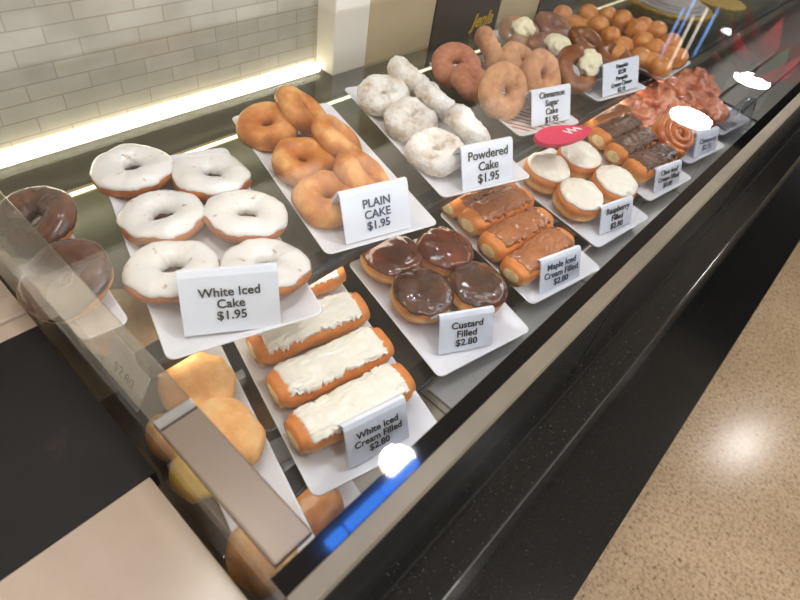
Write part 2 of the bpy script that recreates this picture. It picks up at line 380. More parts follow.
class Tray:
    def __init__(s, x, y, yaw, w, l, lvl, label, mat='tray', wave=0, liner=None, z=None, group='rectangular white trays'):
        s.yaw, s.w, s.l = yaw, w, l
        tilt = (UT if lvl == 1 else LT) if z is None else 0
        zz = UH if lvl == 1 else 0.0
        if z is not None: zz = z
        if lvl == 1: zz += .0
        s.mw = Matrix.Translation((x, y, zz)) @ Matrix.Rotation(tilt, 4, 'X') @ Matrix.Rotation(yaw, 4, 'Z')
        s.o = link('tray', tray_me(w, l, wave=wave), mat, None, s.mw)
        tag(s.o, label, 'tray', group)
        if liner:
            me = bpy.data.meshes.new('p'); P = rrect(w-.04, l-.04, .012); bm = bmesh.new()
            lo = [bm.verts.new((a+.02, b_+.02, -.0078)) for a, b_ in P]; bm.faces.new(lo)
            g = bmesh.ops.extrude_face_region(bm, geom=bm.faces[:]); 
            for v in g['geom']:
                if isinstance(v, bmesh.types.BMVert): v.co.z += .0006
            c = link('striped_print', from_bm(bm, 'print'), liner, s.o, Matrix.Identity(4), smooth=False)
        s.n = s.mw.to_3x3() @ Vector((0, 0, 1)); s.p0 = s.mw.translation.copy()
    def at(s, u, v, h):
        """the point h above the tray's floor that is seen at the photo point u, v"""
        d = ray(u, v); p = s.p0 + s.n*(h-.008); k = (p-CP).dot(s.n)/d.dot(s.n); return CP+d*k
    def m(s, u, v, h, rx=0, ry=0, rz=0):
        R = s.mw.to_3x3().to_4x4()
        return Matrix.Translation(s.at(u, v, h)) @ R @ Matrix.Rotation(math.radians(ry), 4, 'Y') @ Matrix.Rotation(math.radians(rx), 4, 'X') @ Matrix.Rotation(math.radians(rz), 4, 'Z')
def text_me(s, size, bold=.0, shear=0, ext=.0003, lead=.95):
    cu = bpy.data.curves.new('t', 'FONT'); cu.body = s; cu.size = size; cu.align_x = 'CENTER'; cu.align_y = 'CENTER'; cu.extrude = ext; cu.offset = bold; cu.shear = shear; cu.space_line = lead; cu.resolution_u = 3
    o = bpy.data.objects.new('t', cu); COL.objects.link(o)
    bpy.context.view_layer.update()
    me = bpy.data.meshes.new_from_object(o.evaluated_get(bpy.context.evaluated_depsgraph_get()))
    bpy.data.objects.remove(o); me.name = 'text'; return me
def proj(P):
    d = P-CP; return 400+F*d.dot(RX)/d.dot(RZ), 300+F*d.dot(RY)/d.dot(RZ)
def price_tag(tr, bl, brt, top, text, label, size=None, hratio=.64, ink='ink', lean=26, dark=.0007):
    A, B = (tr.at(*bl, .004), tr.at(*brt, .004)) if not isinstance(bl, Vector) else (bl, brt)
    w = (B-A).length; h = w*hratio
    X = (B-A).normalized(); Z = tr.n; Y = Z.cross(X).normalized(); Z = X.cross(Y)
    mid = (A+B)/2
    mw = Matrix(((X.x, Y.x, Z.x, mid.x), (X.y, Y.y, Z.y, mid.y), (X.z, Y.z, Z.z, mid.z), (0, 0, 0, 1)))
    lr = math.radians(lean)
    if top:
        a_, b_ = .01, .14
        for _ in range(40):
            h = (a_+b_)/2
            if proj(mw @ Vector((-w/2, h*math.sin(lr), h*math.cos(lr))))[1] > top: a_ = h
            else: b_ = h
    ty, tz = h*math.sin(lr), h*math.cos(lr)
    path = [(0, 0), (ty*.5, tz*.5), (ty*.93, tz*.93), (ty+.003, tz+.001), (ty+.008, tz), (ty+.011, tz*.93), (ty+.011+tz*.26, tz*.45), (ty+.011+tz*.5, .0)]
    th = .0032
    bm = bmesh.new(); out = []
    n = len(path)
    for i, (y, z) in enumerate(path):
        a = path[max(0, i-1)]; c = path[min(n-1, i+1)]; dy, dz = c[0]-a[0], c[1]-a[1]; q = math.hypot(dy, dz)
        ny, nz = -dz/q, dy/q
        out.append(((y, z), (y-ny*th, z-nz*th)))
    def ring(x): return [bm.verts.new((x, p[0][0], p[0][1])) for p in out] + [bm.verts.new((x, p[1][0], max(0, p[1][1]))) for p in reversed(out)]
    r0, r1 = ring(-w/2), ring(w/2); k = len(r0)
    for i in range(k): bm.faces.new((r0[i], r0[(i+1) % k], r1[(i+1) % k], r1[i]))
    for r in (r0, r1):
        for i in range(n-1): bm.faces.new((r[i], r[i+1], r[k-2-i], r[k-1-i]))
    bmesh.ops.recalc_face_normals(bm, faces=bm.faces)
    es = [e for e in bm.edges if len(e.link_faces) == 2 and e.calc_face_angle(0) > .7]
    bmesh.ops.bevel(bm, geom=es, offset=.0007, segments=2, affect='EDGES', profile=.6)
    o = link('price_tag', from_bm(bm, 'tag'), 'tag', None, mw, smooth=False)
    tag(o, label, 'price tag', 'tent price tags on the trays')
    if text:
        lines = text.count('\n')+1
        sz = min(size*w, 1.02*h/lines)
        tm = text_me(text, sz, sz*.016)
        xs = [v_.co.x for v_ in tm.vertices]; tw = max(xs)-min(xs); kx = max(1, min(1.7, (.4 if lines == 1 or text.startswith('PLAIN') else .58)*w/tw))
        for v_ in tm.vertices: v_.co.x *= kx
        T = link('printed_text', tm, ink, o, Matrix.Translation((0, ty*.48-.0012, tz*.48+.0004)) @ Matrix.Rotation(math.radians(90)-lr, 4, 'X'), smooth=False)
    return o
# ================================================================ THE SETTING
FZ = -.76; X0, X1 = .105, 3.7; GZ = .24; CZ = 1.93
struct(box('floor', -3, 9, -4.2, 2.6, FZ-.1, FZ, 'terrazzo'))
struct(box('trim_1', -3, 9, -.453, -.2, FZ, FZ+.004, 'granite'))
struct(box('ceiling', -3, 5.33, -4.2, 2.6, CZ, CZ+.1, 'ceiling'))
struct(box('trim_2', 5.33, 12, -4.2, 4.5, CZ-.02, CZ+.1, 'ceil_dark'))
struct(box('wall_back', -3, 9, 2.5, 2.6, FZ, CZ, 'beige'))
# ================================================================ DISPLAY CASE
case = empty('display_case', Matrix.Translation((X0, -.19, FZ)), 'long glass-topped pastry display case with black granite front', 'display case')
Ci = case.matrix_world.inverted()
def part(name, x0, x1, y0, y1, z0, z1, mat, bev=0, parent=None, mw=None):
    o = box(name, x0, x1, y0, y1, z0, z1, mat, case if parent is None else parent, bev)
    if parent is None: o.matrix_local = Ci @ (mw or Matrix.Identity(4))
    return o
part('front_panel', X0, X1, -.19, -.17, .06, GZ-.012, 'granite', .001)
part('ledge', X0, X1, -.246, -.165, FZ+.004, .06, 'granite', .002)
part('ledge_strip', X0, X1, -.2475, -.2455, .048, .0605, 'scuffed')
part('groove_strip', X0, X1, -.2035, -.2005, .0598, .0608, 'black')
for x in (.62, 1.24, 1.86, 2.5): part('panel_seam', x, x+.0025, -.1906, -.18, .062, GZ-.014, 'black')
part('steel_trim', X0, X1, -.190, -.174, GZ-.012, GZ+.0045, 'steel', .001)
part('glass_top', X0, X1, -.1735, .64, GZ-.006, GZ, 'glass_top')
part('black_border', X0, X1, -.1735, -.1565, GZ+.0002, GZ+.0012, 'border')
part('fill_light_bar', .3, X1, -.168, -.160, .212, .220, 'fill_bar', .001)  # unseen fill bar, added to brighten the tags and lower trays
up = Matrix.Translation((0, .15, UH-.0150)) @ Matrix.Rotation(UT, 4, 'X') @ Matrix.Translation((0, -.15, 0))
part('upper_shelf', .174, X1, .163, .64, -.008, 0, 'glass_shelf', mw=up)
part('upper_shelf_edge', .174, X1, .1605, .163, -.008, 0, 'edge', mw=up)
part('upper_shelf_beam', .174, X1, .167, .197, -.032, -.0085, 'beam', .001, mw=up)
lo = Matrix.Translation((0, -.06, -.0155)) @ Matrix.Rotation(LT, 4, 'X') @ Matrix.Translation((0, .06, 0))
part('lower_shelf', .125, 1.994, -.035, .23, -.008, 0, 'glass_dark', mw=lo)
part('rear_deck', .125, X1, .2305, .62, -.008, 0, 'taupe', mw=lo)
part('front_apron', .485, 1.994, -.164, -.040, -.034, -.028, 'apron')
for x in (.9, 1.38, 1.86): part('apron_seam', x, x+.003, -.163, -.041, -.0282, -.0276, 'black')
part('lower_shelf_edge', .125, X1, -.0375, -.035, -.008, 0, 'edge', mw=lo)
part('lower_shelf_beam', .125, X1, -.031, -.001, -.032, -.0085, 'beam', .001, mw=lo)
part('shelf_fill_light', .2, 1.9, .176, .190, -.0365, -.0325, 'under_fill', mw=up)  # hidden fill strip, added to brighten the backs of the lower trays
part('shelf_fill_light', .2, 1.9, -.024, -.008, -.0365, -.0325, 'under_fill', mw=lo)  # hidden fill strip, added to brighten the bottom deck and low trays
part('end_deck', 1.995, X1, -.164, -.0385, -.030, -.022, 'end_brown')
part('end_shelf', 1.995, X1, -.035, .23, -.008, 0, 'end_brown', mw=lo)
part('bottom_deck', X0, X1, -.165, .66, -.19, -.165, 'deck')
for x in (.555, 1.02, 1.6, 2.2): part('deck_seam', x, x+.003, -.16, .3, -.1652, -.1642, 'black')
# back of the case: bright tiled panel, white post, sliding panels
part('tiled_panel', -.5, .905, .652, .672, .112, .62, 'tile')
part('tile_light', -.5, .86, .634, .651, .103, .1115, 'led')
part('corner_post', .865, .965, .598, .672, .105, .62, 'offwhite', .004)
part('sliding_panel', .966, 1.20, .602, .618, .098, .62, 'beige', .002)
bp = part('sliding_panel', 1.20, 1.492, .598, .614, .085, .62, 'brown', .002)
part('sliding_panel', 1.492, 1.72, .602, .618, .085, .62, 'beige', .002)
part('sliding_panel', 1.72, 2.0, .598, .614, .085, .62, 'brown', .002)
part('back_wall', -.5, X1, .656, .668, -.165, .108, 'deck_back')
part('light_channel', .12, X1, .622, .655, .004, .012, 'beige')
part('light_strip', .12, X1, .634, .641, .0125, .016, 'led_thin')
part('shelf_support', 1.98, 2.6, .046, .054, -.0, .006, 'steel')
t = link('printed_logo', text_me('Jenla', .05, .0012, .35), 'ink_yellow', bp, None, False); t.matrix_local = case.matrix_world @ Matrix.Translation((0, 0, 0)) @ Matrix.Identity(4)
p = at(483, 20, y=.596)
t.parent = bp; t.matrix_parent_inverse = Matrix.Identity(4)
bpy.context.view_layer.update()
t.matrix_local = bp.matrix_world.inverted() @ Matrix.Translation((p.x, .5975, p.z)) @ Matrix.Rotation(math.radians(90), 4, 'X')
# end divider
sp = empty('end_divider', Matrix.Translation((.115, .1, -.1)), 'thick clear acrylic divider at the near end of the case', 'divider')
Si = sp.matrix_world.inverted()
def spart(name, *a, bev=0): o = box(name, *a, sp, bev) if False else box(name, a[0], a[1], a[2], a[3], a[4], a[5], a[6], sp, bev); o.matrix_local = Si; return o
spart('pane', .113, .121, -.165, .5, -.1, .2265, 'acrylic')
spart('top_edge', .113, .150, .012, .5, .2275, .2335, 'cap', bev=.0015)
spart('metal_bracket', .114, .150, -.15, -.002, .224, .2335, 'steel_dark', bev=.002)
spart('chrome_clip', .114, .150, -.001, .011, .224, .2335, 'chrome', bev=.002)
# neighbouring stone counter
ct = empty('stone_counter', Matrix.Translation((-.5, .1, FZ)), 'beige stone counter beside the case with a black marble band', 'counter')
Ki = ct.matrix_world.inverted()
def kpart(name, *a, bev=0): o = box(name, *a, ct, bev); o.matrix_local = Ki; return o
kpart('counter_top', -1.4, .104, -.7, .042, .07, .1, 'counter', bev=.002)
kpart('black_band', -1.4, .111, .0425, .300, .07, .1, 'counter_black')
kpart('back_slab', -1.4, .111, .3005, .62, .07, .1005, 'counter')
kpart('ridge', -1.4, .111, .325, .36, .1, .106, 'counter', bev=.002)
kpart('counter_body', -1.3, .09, -.65, .6, FZ+.004, .07, 'counter')
# ================================================================ TRAYS
W_ = .2
rows = {}
def T(key, x, y, yaw, l, lvl, label, w=W_, **k): rows[key] = Tray(x, y, yaw, w, l, lvl, label, **k); return rows[key]
T('white', .1889, .1435, -.3075, .4103, 1, 'white tray holding six white iced cake donuts')
T('plain', .4549, .1647, -.2835, .403, 1, 'white tray holding six plain golden cake donuts')
T('powd', .7056, .1496, -.3104, .3946, 1, 'white tray holding the powdered sugar donuts')
T('cin', 1.0008, .1868, -.2625, .3393, 1, 'rope-rimmed tray with red and white stripes under the cinnamon donuts', w=.18, wave=1, liner='stripe', group=None)
T('pump', 1.3059, .168, -.2007, .3996, 1, 'white tray holding the brown pumpkin donuts')
T('holes', 1.5973, .1232, .0079, .34, 1, 'white tray heaped with round donut holes')
T('cream', .2382, -.0601, -.2623, .3235, 0, 'white tray holding white iced cream bars')
T('cust', .4935, -.0488, -.2095, .2648, 0, 'white tray holding four chocolate topped custard donuts')
T('maple', .7363, -.0594, -.1847, .2655, 0, 'white tray holding maple iced cream bars')
T('rasp', .9779, -.0616, -.123, .2864, 0, 'white tray holding four round white topped raspberry donuts')
T('ecl', 1.2309, -.06, -.1393, .30, 0, 'white tray holding dark chocolate iced bars')
T('frit', 1.4817, -.0556, -.1485, .2639, 0, 'white tray with pink glazed fritters and a cinnamon roll')
T('far', 1.725, -.056, -.12, .264, 0, 'farthest lower tray, with dark glazed fritters and a clear bag')
T('choc', .132, .23, -.12, .29, 1, 'narrow white tray of chocolate donuts behind the clear divider', w=.058)
T('sugar', .128, -.085, -.262, .46, 0, 'narrow white tray of sugared pastries beside the clear divider', w=.082)
bz = -.149
T('low', .20, -.10, -.2, .22, 0, 'low white tray under the white iced cream bars', w=.13, z=bz)
T('low2', .30, .12, -.2, .22, 0, 'low white tray in the gap behind the cream bars', w=.1, z=bz)
T('low3', 1.06, -.03, -.15, .22, 0, 'low white tray under the maple bars', w=.12, z=bz)
# ================================================================ PASTRIES
slots = ['back left', 'back right', 'middle left', 'middle right', 'front left', 'front right']
tr = rows['white']
for i, (u, v, rx, ry) in enumerate([(134, 171, -2, -4), (211, 177, -4, 4), (164, 218, -6, -3), (246, 217, -4, 8), (173, 271, -9, -3), (266, 268, -9, 6)]):
    donut((tr, u, v, rx, ry, i*60), f'white iced cake donut, {slots[i]} of the six on their tray', 'white iced cake donuts', 'cake', 'white_ice', .0366, .0224, .68, 10+i, .005, lo=.035, wob=.06)
tr = rows['plain']
for i, (u, v, h, rx, ry) in enumerate([(268, 127, .024, 8, -4), (303, 112, .040, 10, 34), (303, 162, .024, 8, -4), (338, 140, .040, 10, 34), (327, 199, .024, 6, -4), (362, 176, .040, 8, 30)]):
    donut((tr, u, v, rx, ry, i*50), f'plain golden cake donut {"leaning" if i % 2 else "lying"} at {slots[i]} of the PLAIN CAKE tray', 'plain cake donuts', 'plain', None, .0295, .0230, .9, 30+i, .005)
tr = rows['powd']
for i, (u, v, h, rx, ry) in enumerate([(383, 97, .026, 8, -10), (409, 79, .042, 0, 34), (410, 121, .024, 6, -6), (438, 103, .042, 0, 36), (435, 153, .026, 8, -8), (468, 128, .042, 4, 42)]):
    donut((tr, u, v, rx, ry, i*50), f'powdered sugar donut {"leaning" if i % 2 else "lying"} at {slots[i]} of its tray', 'powdered sugar donuts', 'powder', None, .0275, .0245, .92, 50+i, .007, .0035)
tr = rows['cin']
cn = ['lying at the back left corner', 'standing at the back right', 'sunk in the middle of the heap', 'standing at the front, its hole facing out', 'leaning beside the price tag, its hole facing out', 'half hidden behind the two front ones']
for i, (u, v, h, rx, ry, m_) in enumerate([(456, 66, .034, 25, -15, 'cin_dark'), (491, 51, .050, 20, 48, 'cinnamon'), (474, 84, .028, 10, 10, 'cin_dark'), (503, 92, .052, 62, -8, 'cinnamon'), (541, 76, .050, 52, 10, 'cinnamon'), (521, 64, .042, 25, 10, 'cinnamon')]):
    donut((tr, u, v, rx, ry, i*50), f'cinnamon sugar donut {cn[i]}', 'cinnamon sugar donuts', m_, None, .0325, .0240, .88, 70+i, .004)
tr = rows['pump']
pn = ['back left one with a cream dollop', 'plain ring at the back', 'middle one with a cream dollop', 'plain ring at the right', 'front one with a cream dollop, behind the price tag', 'low ring beside the price tag', 'left one under the glass glare']
for i, (u, v, h, rx, ry, dol) in enumerate([(519, 33, .03, 14, -5, (524, 27)), (553, 28, .034, 18, 5, None), (550, 49, .03, 12, -5, (558, 45)), (586, 44, .036, 22, 5, None), (576, 70, .036, 40, -10, (590, 63)), (613, 59, .024, 10, 0, None), (528, 52, .024, 10, 0, None)]):
    d = donut((tr, u, v, rx, ry, i*50), f'brown pumpkin donut, {pn[i]}', 'pumpkin donuts', 'pumpkin', None, .0340, .0230, .84, 90+i, .005)
    if dol:
        q = d.matrix_world.inverted() @ tr.at(dol[0], dol[1], h+.024)
        link('cream_dollop', lump_me((.034, .030, .020), i, .22, 50), 'cheese', d, Matrix.Translation(q))
tr = rows['holes']
hp = [(562, 15, .024), (574, 25, .026), (588, 14, .03), (607, 16, .028), (598, 26, .045), (582, 29, .024), (622, 20, .055), (630, 27, .03), (610, 37, .035), (636, 30, .05), (643, 27, .045), (622, 47, .03), (643, 42, .036), (656, 31, .045), (655, 49, .034), (671, 43, .045), (640, 58, .024), (660, 67, .024), (677, 58, .026), (668, 56, .03), (616, 55, .024), (650, 62, .022)]
for i, (u, v, h) in enumerate(hp):
    tag(link('donut_hole', lump_me((.0285+.003*rnd.random(), .0285, .0265), 40+i, .06, 18, .02, 60, 3), 'hole', None, tr.m(u, v, h, 0, 0, i*40)), 'round golden donut hole in the heap on the far white tray', 'donut hole', 'heap of donut holes')
tr = rows['cream']
nm = ['farthest, half under the glass shelf', 'second from the back', 'third from the back', 'nearest, behind its price tag']
for i, (u, v) in enumerate([(288, 294), (309, 334), (331, 373), (351, 413)]):
    filled_bar(tr.m(u, v, .012 if i else .010, 0, 0, 1+1.3*i), f'white iced cream filled bar, {nm[i]}', 'white iced cream bars', 'bar', 'cream_ice', .170, .058, .037, 110+i, .86, .15)
tr = rows['cust']
for i, (u, v) in enumerate([(388, 267), (440, 261), (418, 304), (472, 298)]):
    round_bun(tr.m(u, v, .006, 3, 0, i*70), f'chocolate iced custard filled donut, {["back left", "back right", "front left", "front right"][i]} of the four', 'custard filled donuts', 'yeast', ['red_choc', 'red_choc', 'choc_ice', 'choc_ice'][i], .052, .046, 120+i, .10, .12)
tr = rows['maple']
for i, (u, v) in enumerate([(475, 203), (494, 219), (513, 242), (534, 264)]):
    filled_bar(tr.m(u, v, .008, 0, 0, 2+2*i), f'maple iced cream filled bar, {["farthest and half hidden", "second from the back", "third from the back", "nearest, behind its price tag"][i]}', 'maple iced cream bars', 'bar', 'maple_ice', .160, .060, .044, 130+i, .82, .14)
tr = rows['rasp']
for i, (u, v) in enumerate([(541, 183), (572, 170), (572, 210), (606, 196)]):
    round_bun(tr.m(u, v, .004, 5, -3, i*70), f'round donut topped with white icing, {["back left", "back right", "front left", "front right"][i]} of the four', 'raspberry filled donuts', 'yeast', 'cream_ice', .052, .056, 140+i, .165, .11)
tr = rows['ecl']
for i, (u, v, ic) in enumerate([(604, 131, 'maple_ice'), (612, 140, 'dark_choc'), (627, 155, 'dark_choc'), (645, 171, 'dark_choc')]):
    filled_bar(tr.m(u, v, .008, 0, 0, 2), f'{"maple" if i == 0 else "dark chocolate"} iced bar, {["farthest, by the pink paddle", "second from the back", "third from the back", "nearest, behind its price tag"][i]}', 'chocolate iced cream bars', 'bar', ic, .155, .062, .048, 150+i, .88, .15, cream=i in (1, 2))
tr = rows['frit']
fritter(tr.m(630, 112, .026, 0, 0, 60), 'long pink glazed fritter at the left edge of the roll tray', None, 'fritter', (.085, .052, .036), 1)
fritter(tr.m(653, 101, .030, 0, 0, 20), 'pink glazed fritter at the back of the roll tray', None, 'fritter', (.068, .055, .042), 2)
fritter(tr.m(676, 112, .022, 0, 0, 90), 'small pink glazed fritter just behind the cinnamon roll', None, 'fritter', (.042, .040, .03), 8)
cinnamon_roll(tr.m(664, 143, .012, 24, -6, 30), 'orange glazed cinnamon roll coil at the front of its tray', 'roll')
tr = rows['far']
fritter(tr.m(668, 88, .024, 0, 0, 30), 'orange glazed fritter at the far left, below the donut holes', None, 'fritter', (.055, .045, .034), 3)
fritter(tr.m(697, 86, .030, 0, 0, 70), 'tall dark glazed fritter at the back of the farthest tray', None, 'fritter_dark', (.068, .052, .042), 4)
fritter(tr.m(708, 112, .026, 0, 0, 10), 'dark brown glazed fritter nearest the clear bag', None, 'fritter_dark', (.062, .05, .034), 5)
fritter(tr.m(690, 104, .022, 0, 0, 10), 'dark glazed fritter in the middle of the farthest tray', None, 'fritter_dark', (.05, .045, .03), 7)
# clear tag cover on the far tray
def bag():
    bm = bmesh.new(); A, Bq = tr.at(723, 130, .003), tr.at(741, 124, .003); w = (Bq-A).length
    bmesh.ops.create_cube(bm, size=1); bmesh.ops.subdivide_edges(bm, edges=bm.edges[:], cuts=6, use_grid_fill=True)
    for v in bm.verts:
        k = .5-v.co.z; v.co.z += .5; v.co.x *= w*(.55+.45*k); v.co.y = v.co.y*.055*(.15+.85*k); v.co.z *= .088
        v.co += Vector((1, 1, .3))*.006*noise.noise(v.co*60)
        v.co.z = max(0, v.co.z)
    m = (A+Bq)/2
    return link('plastic_bag', from_bm(bm, 'bag'), 'clear_bag', None, Matrix.Translation(m) @ Matrix.Rotation(-.3, 4, 'Z'))
tag(bag(), 'crumpled clear plastic bag standing at the front of the farthest tray', 'plastic bag')
tr = rows['choc']
for i, (u, v, rx, ry) in enumerate([(36, 222, 4, -20), (68, 280, 4, -22)]):
    donut((tr, u, v, rx, ry, i*80), f'chocolate iced donut behind the divider, {"the far one" if i == 0 else "the near one"}', 'chocolate iced donuts by the divider', 'plain', 'choc_ice', .0315, .0215, .84, 160+i, .004, 0, -.02, .56, .05)
tr = rows['sugar']
donut(tr.m(118, 322, .024, 10, 10), 'sugared orange pastry under the near white tray', None, 'sugar', None, .03, .024, .7, 170, .006)
def puff(mw, label, mat, dim, seed): return tag(link('sugared_donut', lump_me(dim, seed, .10, 20, .03, 60), mat, None, mw), label, 'donut')
puff(tr.m(197, 384, .022, 0, 0, 20), 'sugared golden donut just below the white iced tray', 'sugar', (.048, .050, .027), 11)
puff(tr.m(226, 432, .024, 0, 0, 20), 'orange sugared donut beside the divider, nearest the cream bars', 'sugar', (.040, .056, .026), 12)
tag(link('yellow_pastry', lump_me((.03, .036, .02), 13, .1, 20), 'yellow', None, tr.m(196, 472, .02)), 'yellow filled pastry seen through the clear divider', 'pastry')
puff(tr.m(262, 556, .022, 0, 0, 10), 'orange donut at the front end of the divider', 'sugar', (.036, .042, .024), 14)
tr = rows['low']
puff(tr.m(308, 508, .024), 'smooth orange donut on the low tray below the cream bars', 'hole', (.052, .05, .027), 15)
tr = rows['low2']
puff(tr.m(252, 405, .022), 'brown donut deep in the gap left of the cream bars', 'plain', (.05, .05, .026), 16)
tr = rows['low3']
puff(tr.m(566, 236, .024), 'glazed brown donut deep in the gap right of the maple bars', 'fritter', (.042, .042, .026), 17)
# ================================================================ PRICE TAGS
price_tag(rows['white'], (184.5, 337), (281.5, 326), 275, 'White Iced\nCake\n$1.95', 'large price tag reading White Iced Cake $1.95', .138, .60)
price_tag(rows['plain'], (346.5, 245), (411.7, 227), 195, 'PLAIN\nCAKE\n$1.95', 'price tag reading PLAIN CAKE $1.95 in capitals', .155, .68, 'ink_blue')
price_tag(rows['powd'], (463, 191), (513, 179), 148.6, 'Powdered\nCake\n$1.95', 'price tag reading Powdered Cake $1.95', .19, .74)
price_tag(rows['cin'], (532, 127.5), (570, 119), 92, 'Cinnamon\nSugar\nCake\n$1.95', 'price tag reading Cinnamon Sugar Cake $1.95', .19, .86, dark=.0005)
price_tag(rows['pump'], (603, 97.6), (638, 86.5), 66, 'Pumpkin\n$2.50\nPumpkin\nCream Cheese\n$2.10', 'price tag reading Pumpkin and Pumpkin Cream Cheese', .145, .84, dark=.0004)
price_tag(rows['cream'], (350, 469), (409.5, 437), 430, 'White Iced\nCream Filled\n$2.80', 'price tag reading White Iced Cream Filled $2.80', .15, .62)
price_tag(rows['cust'], (438.4, 355), (491.6, 345), 318, 'Custard\nFilled\n$2.80', 'price tag reading Custard Filled $2.80', .17, .68)
price_tag(rows['maple'], (540, 294), (579, 278), 262.5, 'Maple Iced\nCream Filled\n$2.80', 'price tag reading Maple Iced Cream Filled $2.80', .165, .76, 'ink_blue')
price_tag(rows['rasp'], (600, 235), (630.6, 223), 208.5, 'Raspberry\nFilled\n$2.80', 'price tag reading Raspberry Filled $2.80', .18, .80)
price_tag(rows['ecl'], (654, 193), (679, 183.5), 170, 'Choc Iced\nCream Filled\n$2.80', 'price tag reading Choc Iced Cream Filled $2.80', .16, .82)
price_tag(rows['frit'], (694, 158), (715.5, 151), 134, 'Cinnamon\n$2.75', 'price tag at the front of the cinnamon roll tray', .18, .88, 'ink_blue')
zsh = lambda y: -.0155+(y+.06)*.0543
tl = price_tag(rows['sugar'], Vector((.150, .27, zsh(.27)+.001)), Vector((.150, .185, zsh(.185)+.001)), None, '$2.80', 'small price tag seen edge-on through the clear divider', .24, .74)
tag(link('sugared_donut', lump_me((.026, .04, .024), 21, .10, 20, .03, 60), 'sugar', None, Matrix.Translation((.158, .115, zsh(.115)+.021))), 'small pale orange pastry against the clear divider', 'donut')
tl2 = price_tag(rows['low'], (287, 478), (304, 469), None, '', 'small blank white tag low in the gap beside the cream bars', .2, .6)
# pink paddle
def paddle():
    bm = bmesh.new(); A, Bq = at(535, 140, z=.122), at(590, 131, z=.122); L = (Bq-A).length; N = 40
    top = []; bot = []
    for i in range(N):
        a = 2*math.pi*i/N; x = .5*L*math.cos(a); k = 1-.25*math.cos(a) ; y = .023*k*math.sin(a)
        top.append(bm.verts.new((x, y, .005))); bot.append(bm.verts.new((x, y, -.005)))
    bm.faces.new(top); bm.faces.new(bot[::-1])
    for i in range(N): bm.faces.new((top[i], bot[i], bot[(i+1) % N], top[(i+1) % N]))
    bmesh.ops.bevel(bm, geom=[e for e in bm.edges if e.calc_face_angle(0) > .8], offset=.003, segments=3, affect='EDGES')
    d = Bq-A
    mw = Matrix.Translation((A+Bq)/2) @ Matrix.Rotation(math.atan2(d.y, d.x), 4, 'Z') @ Matrix.Rotation(math.radians(16), 4, 'X')
    o = link('spatula', from_bm(bm, 'paddle'), 'pink', None, mw, False)
    tag(o, 'pink paddle-shaped spatula head with white scribbles below the striped tray', 'spatula')
    def tube(pts, r):
        n = len(pts); P = [Vector(q) for q in pts]
        def f(u, v):
            k = v*(n-1); i = min(n-2, int(k)); g = k-i; c = P[i].lerp(P[i+1], g); t = (P[i+1]-P[i]).normalized(); s = t.cross(Vector((0, 0, 1))).normalized()
            a = 2*math.pi*u; return c+s*r*math.cos(a)+Vector((0, 0, r*math.sin(a)*.5))
        return grid_me(f, 8, (n-1)*4, True, False, True)
    link('white_scribble', tube([(.0, .008, .0052), (.02, -.004, .0052), (.012, .012, .0052), (.034, .0, .0052), (.03, .012, .0052), (.05, .004, .0052)], .0016), 'white', o)
paddle()
# ================================================================ CAKE BOARDS at the far end of the shelf
def disc_me(r, h, scal=0, n=24):
    bm = bmesh.new(); N = 144; T_ = []; B_ = []
    for i in range(N):
        a = 2*math.pi*i/N; k = r*(1+scal*abs(math.sin(a*n/2)))
        T_.append(bm.verts.new((k*math.cos(a), k*math.sin(a), h))); B_.append(bm.verts.new((k*math.cos(a), k*math.sin(a), 0)))
    bm.faces.new(T_); bm.faces.new(B_[::-1])
    for i in range(N): bm.faces.new((T_[i], B_[i], B_[(i+1) % N], T_[(i+1) % N]))
    return from_bm(bm, 'disc')
def board(u, v, z, r, h, mat, label, scal=0, group=None, name='cake_board'):
    p = at(u, v, z=z); return tag(link(name, disc_me(r, h, scal), mat, None, Matrix.Translation(p), False), label, 'cake board', group)
zs = UH-.0105
c0 = at(668, 4, z=zs)
for k, (r, mat, sc, lab) in enumerate([(.15, 'gold', .05, 'gold scalloped cake board at the bottom of the far stack'), (.135, 'silver', 0, 'lowest silver grey round board on the gold one'), (.118, 'silver', 0, 'middle silver grey round board of the far stack'), (.105, 'silver', 0, 'topmost small silver grey round board of the far stack')]):
    tag(link('cake_board', disc_me(r, .006, sc), mat, None, Matrix.Translation((c0.x, c0.y, zs+.0065*k)), False), lab, 'cake board', 'round boards stacked at the far end')
c1 = at(722, 3, z=zs)
tag(link('cake_board', disc_me(.1, .006, .05), 'gold', None, Matrix.Translation((c1.x, c1.y+.02, zs)), False), 'second gold scalloped cake board, right of the stack', 'cake board', 'round boards stacked at the far end')
# ================================================================ POINSETTIA standing on the glass
pb = Vector((2.40, .03, GZ+.0005))
po = empty('poinsettia', Matrix.Translation(pb), 'red poinsettia in a burgundy pot mirrored in the glass top', 'plant')
def lathe(prof, n=32): return grid_me(lambda u, v: (lambda k: Vector((prof[k][0]*math.cos(2*math.pi*u), prof[k][0]*math.sin(2*math.pi*u), prof[k][1])))(round(v*(len(prof)-1))), n, len(prof)-1, True, False, True)
link('pot', lathe([(.055, 0), (.062, .05), (.075, .11), (.08, .112), (.08, .122), (.068, .122), (.062, .1)]), 'burgundy', po)
def leaf_me(L, w, seed):
    def f(u, v):
        x = L*v; k = math.sin(math.pi*min(1, v*1.02))**.8*(1-.25*v)
        if .35 < v < .65: k *= 1.12
        yy = (u-.5)*2*w*k
        return Vector((x, yy, -.35*L*v*v + .15*abs(yy) + .004*noise.noise(Vector((v*5, u*3, seed)))))
    me = grid_me(lambda u, v: f(u, .001+.998*v), 6, 12, False, False); return me
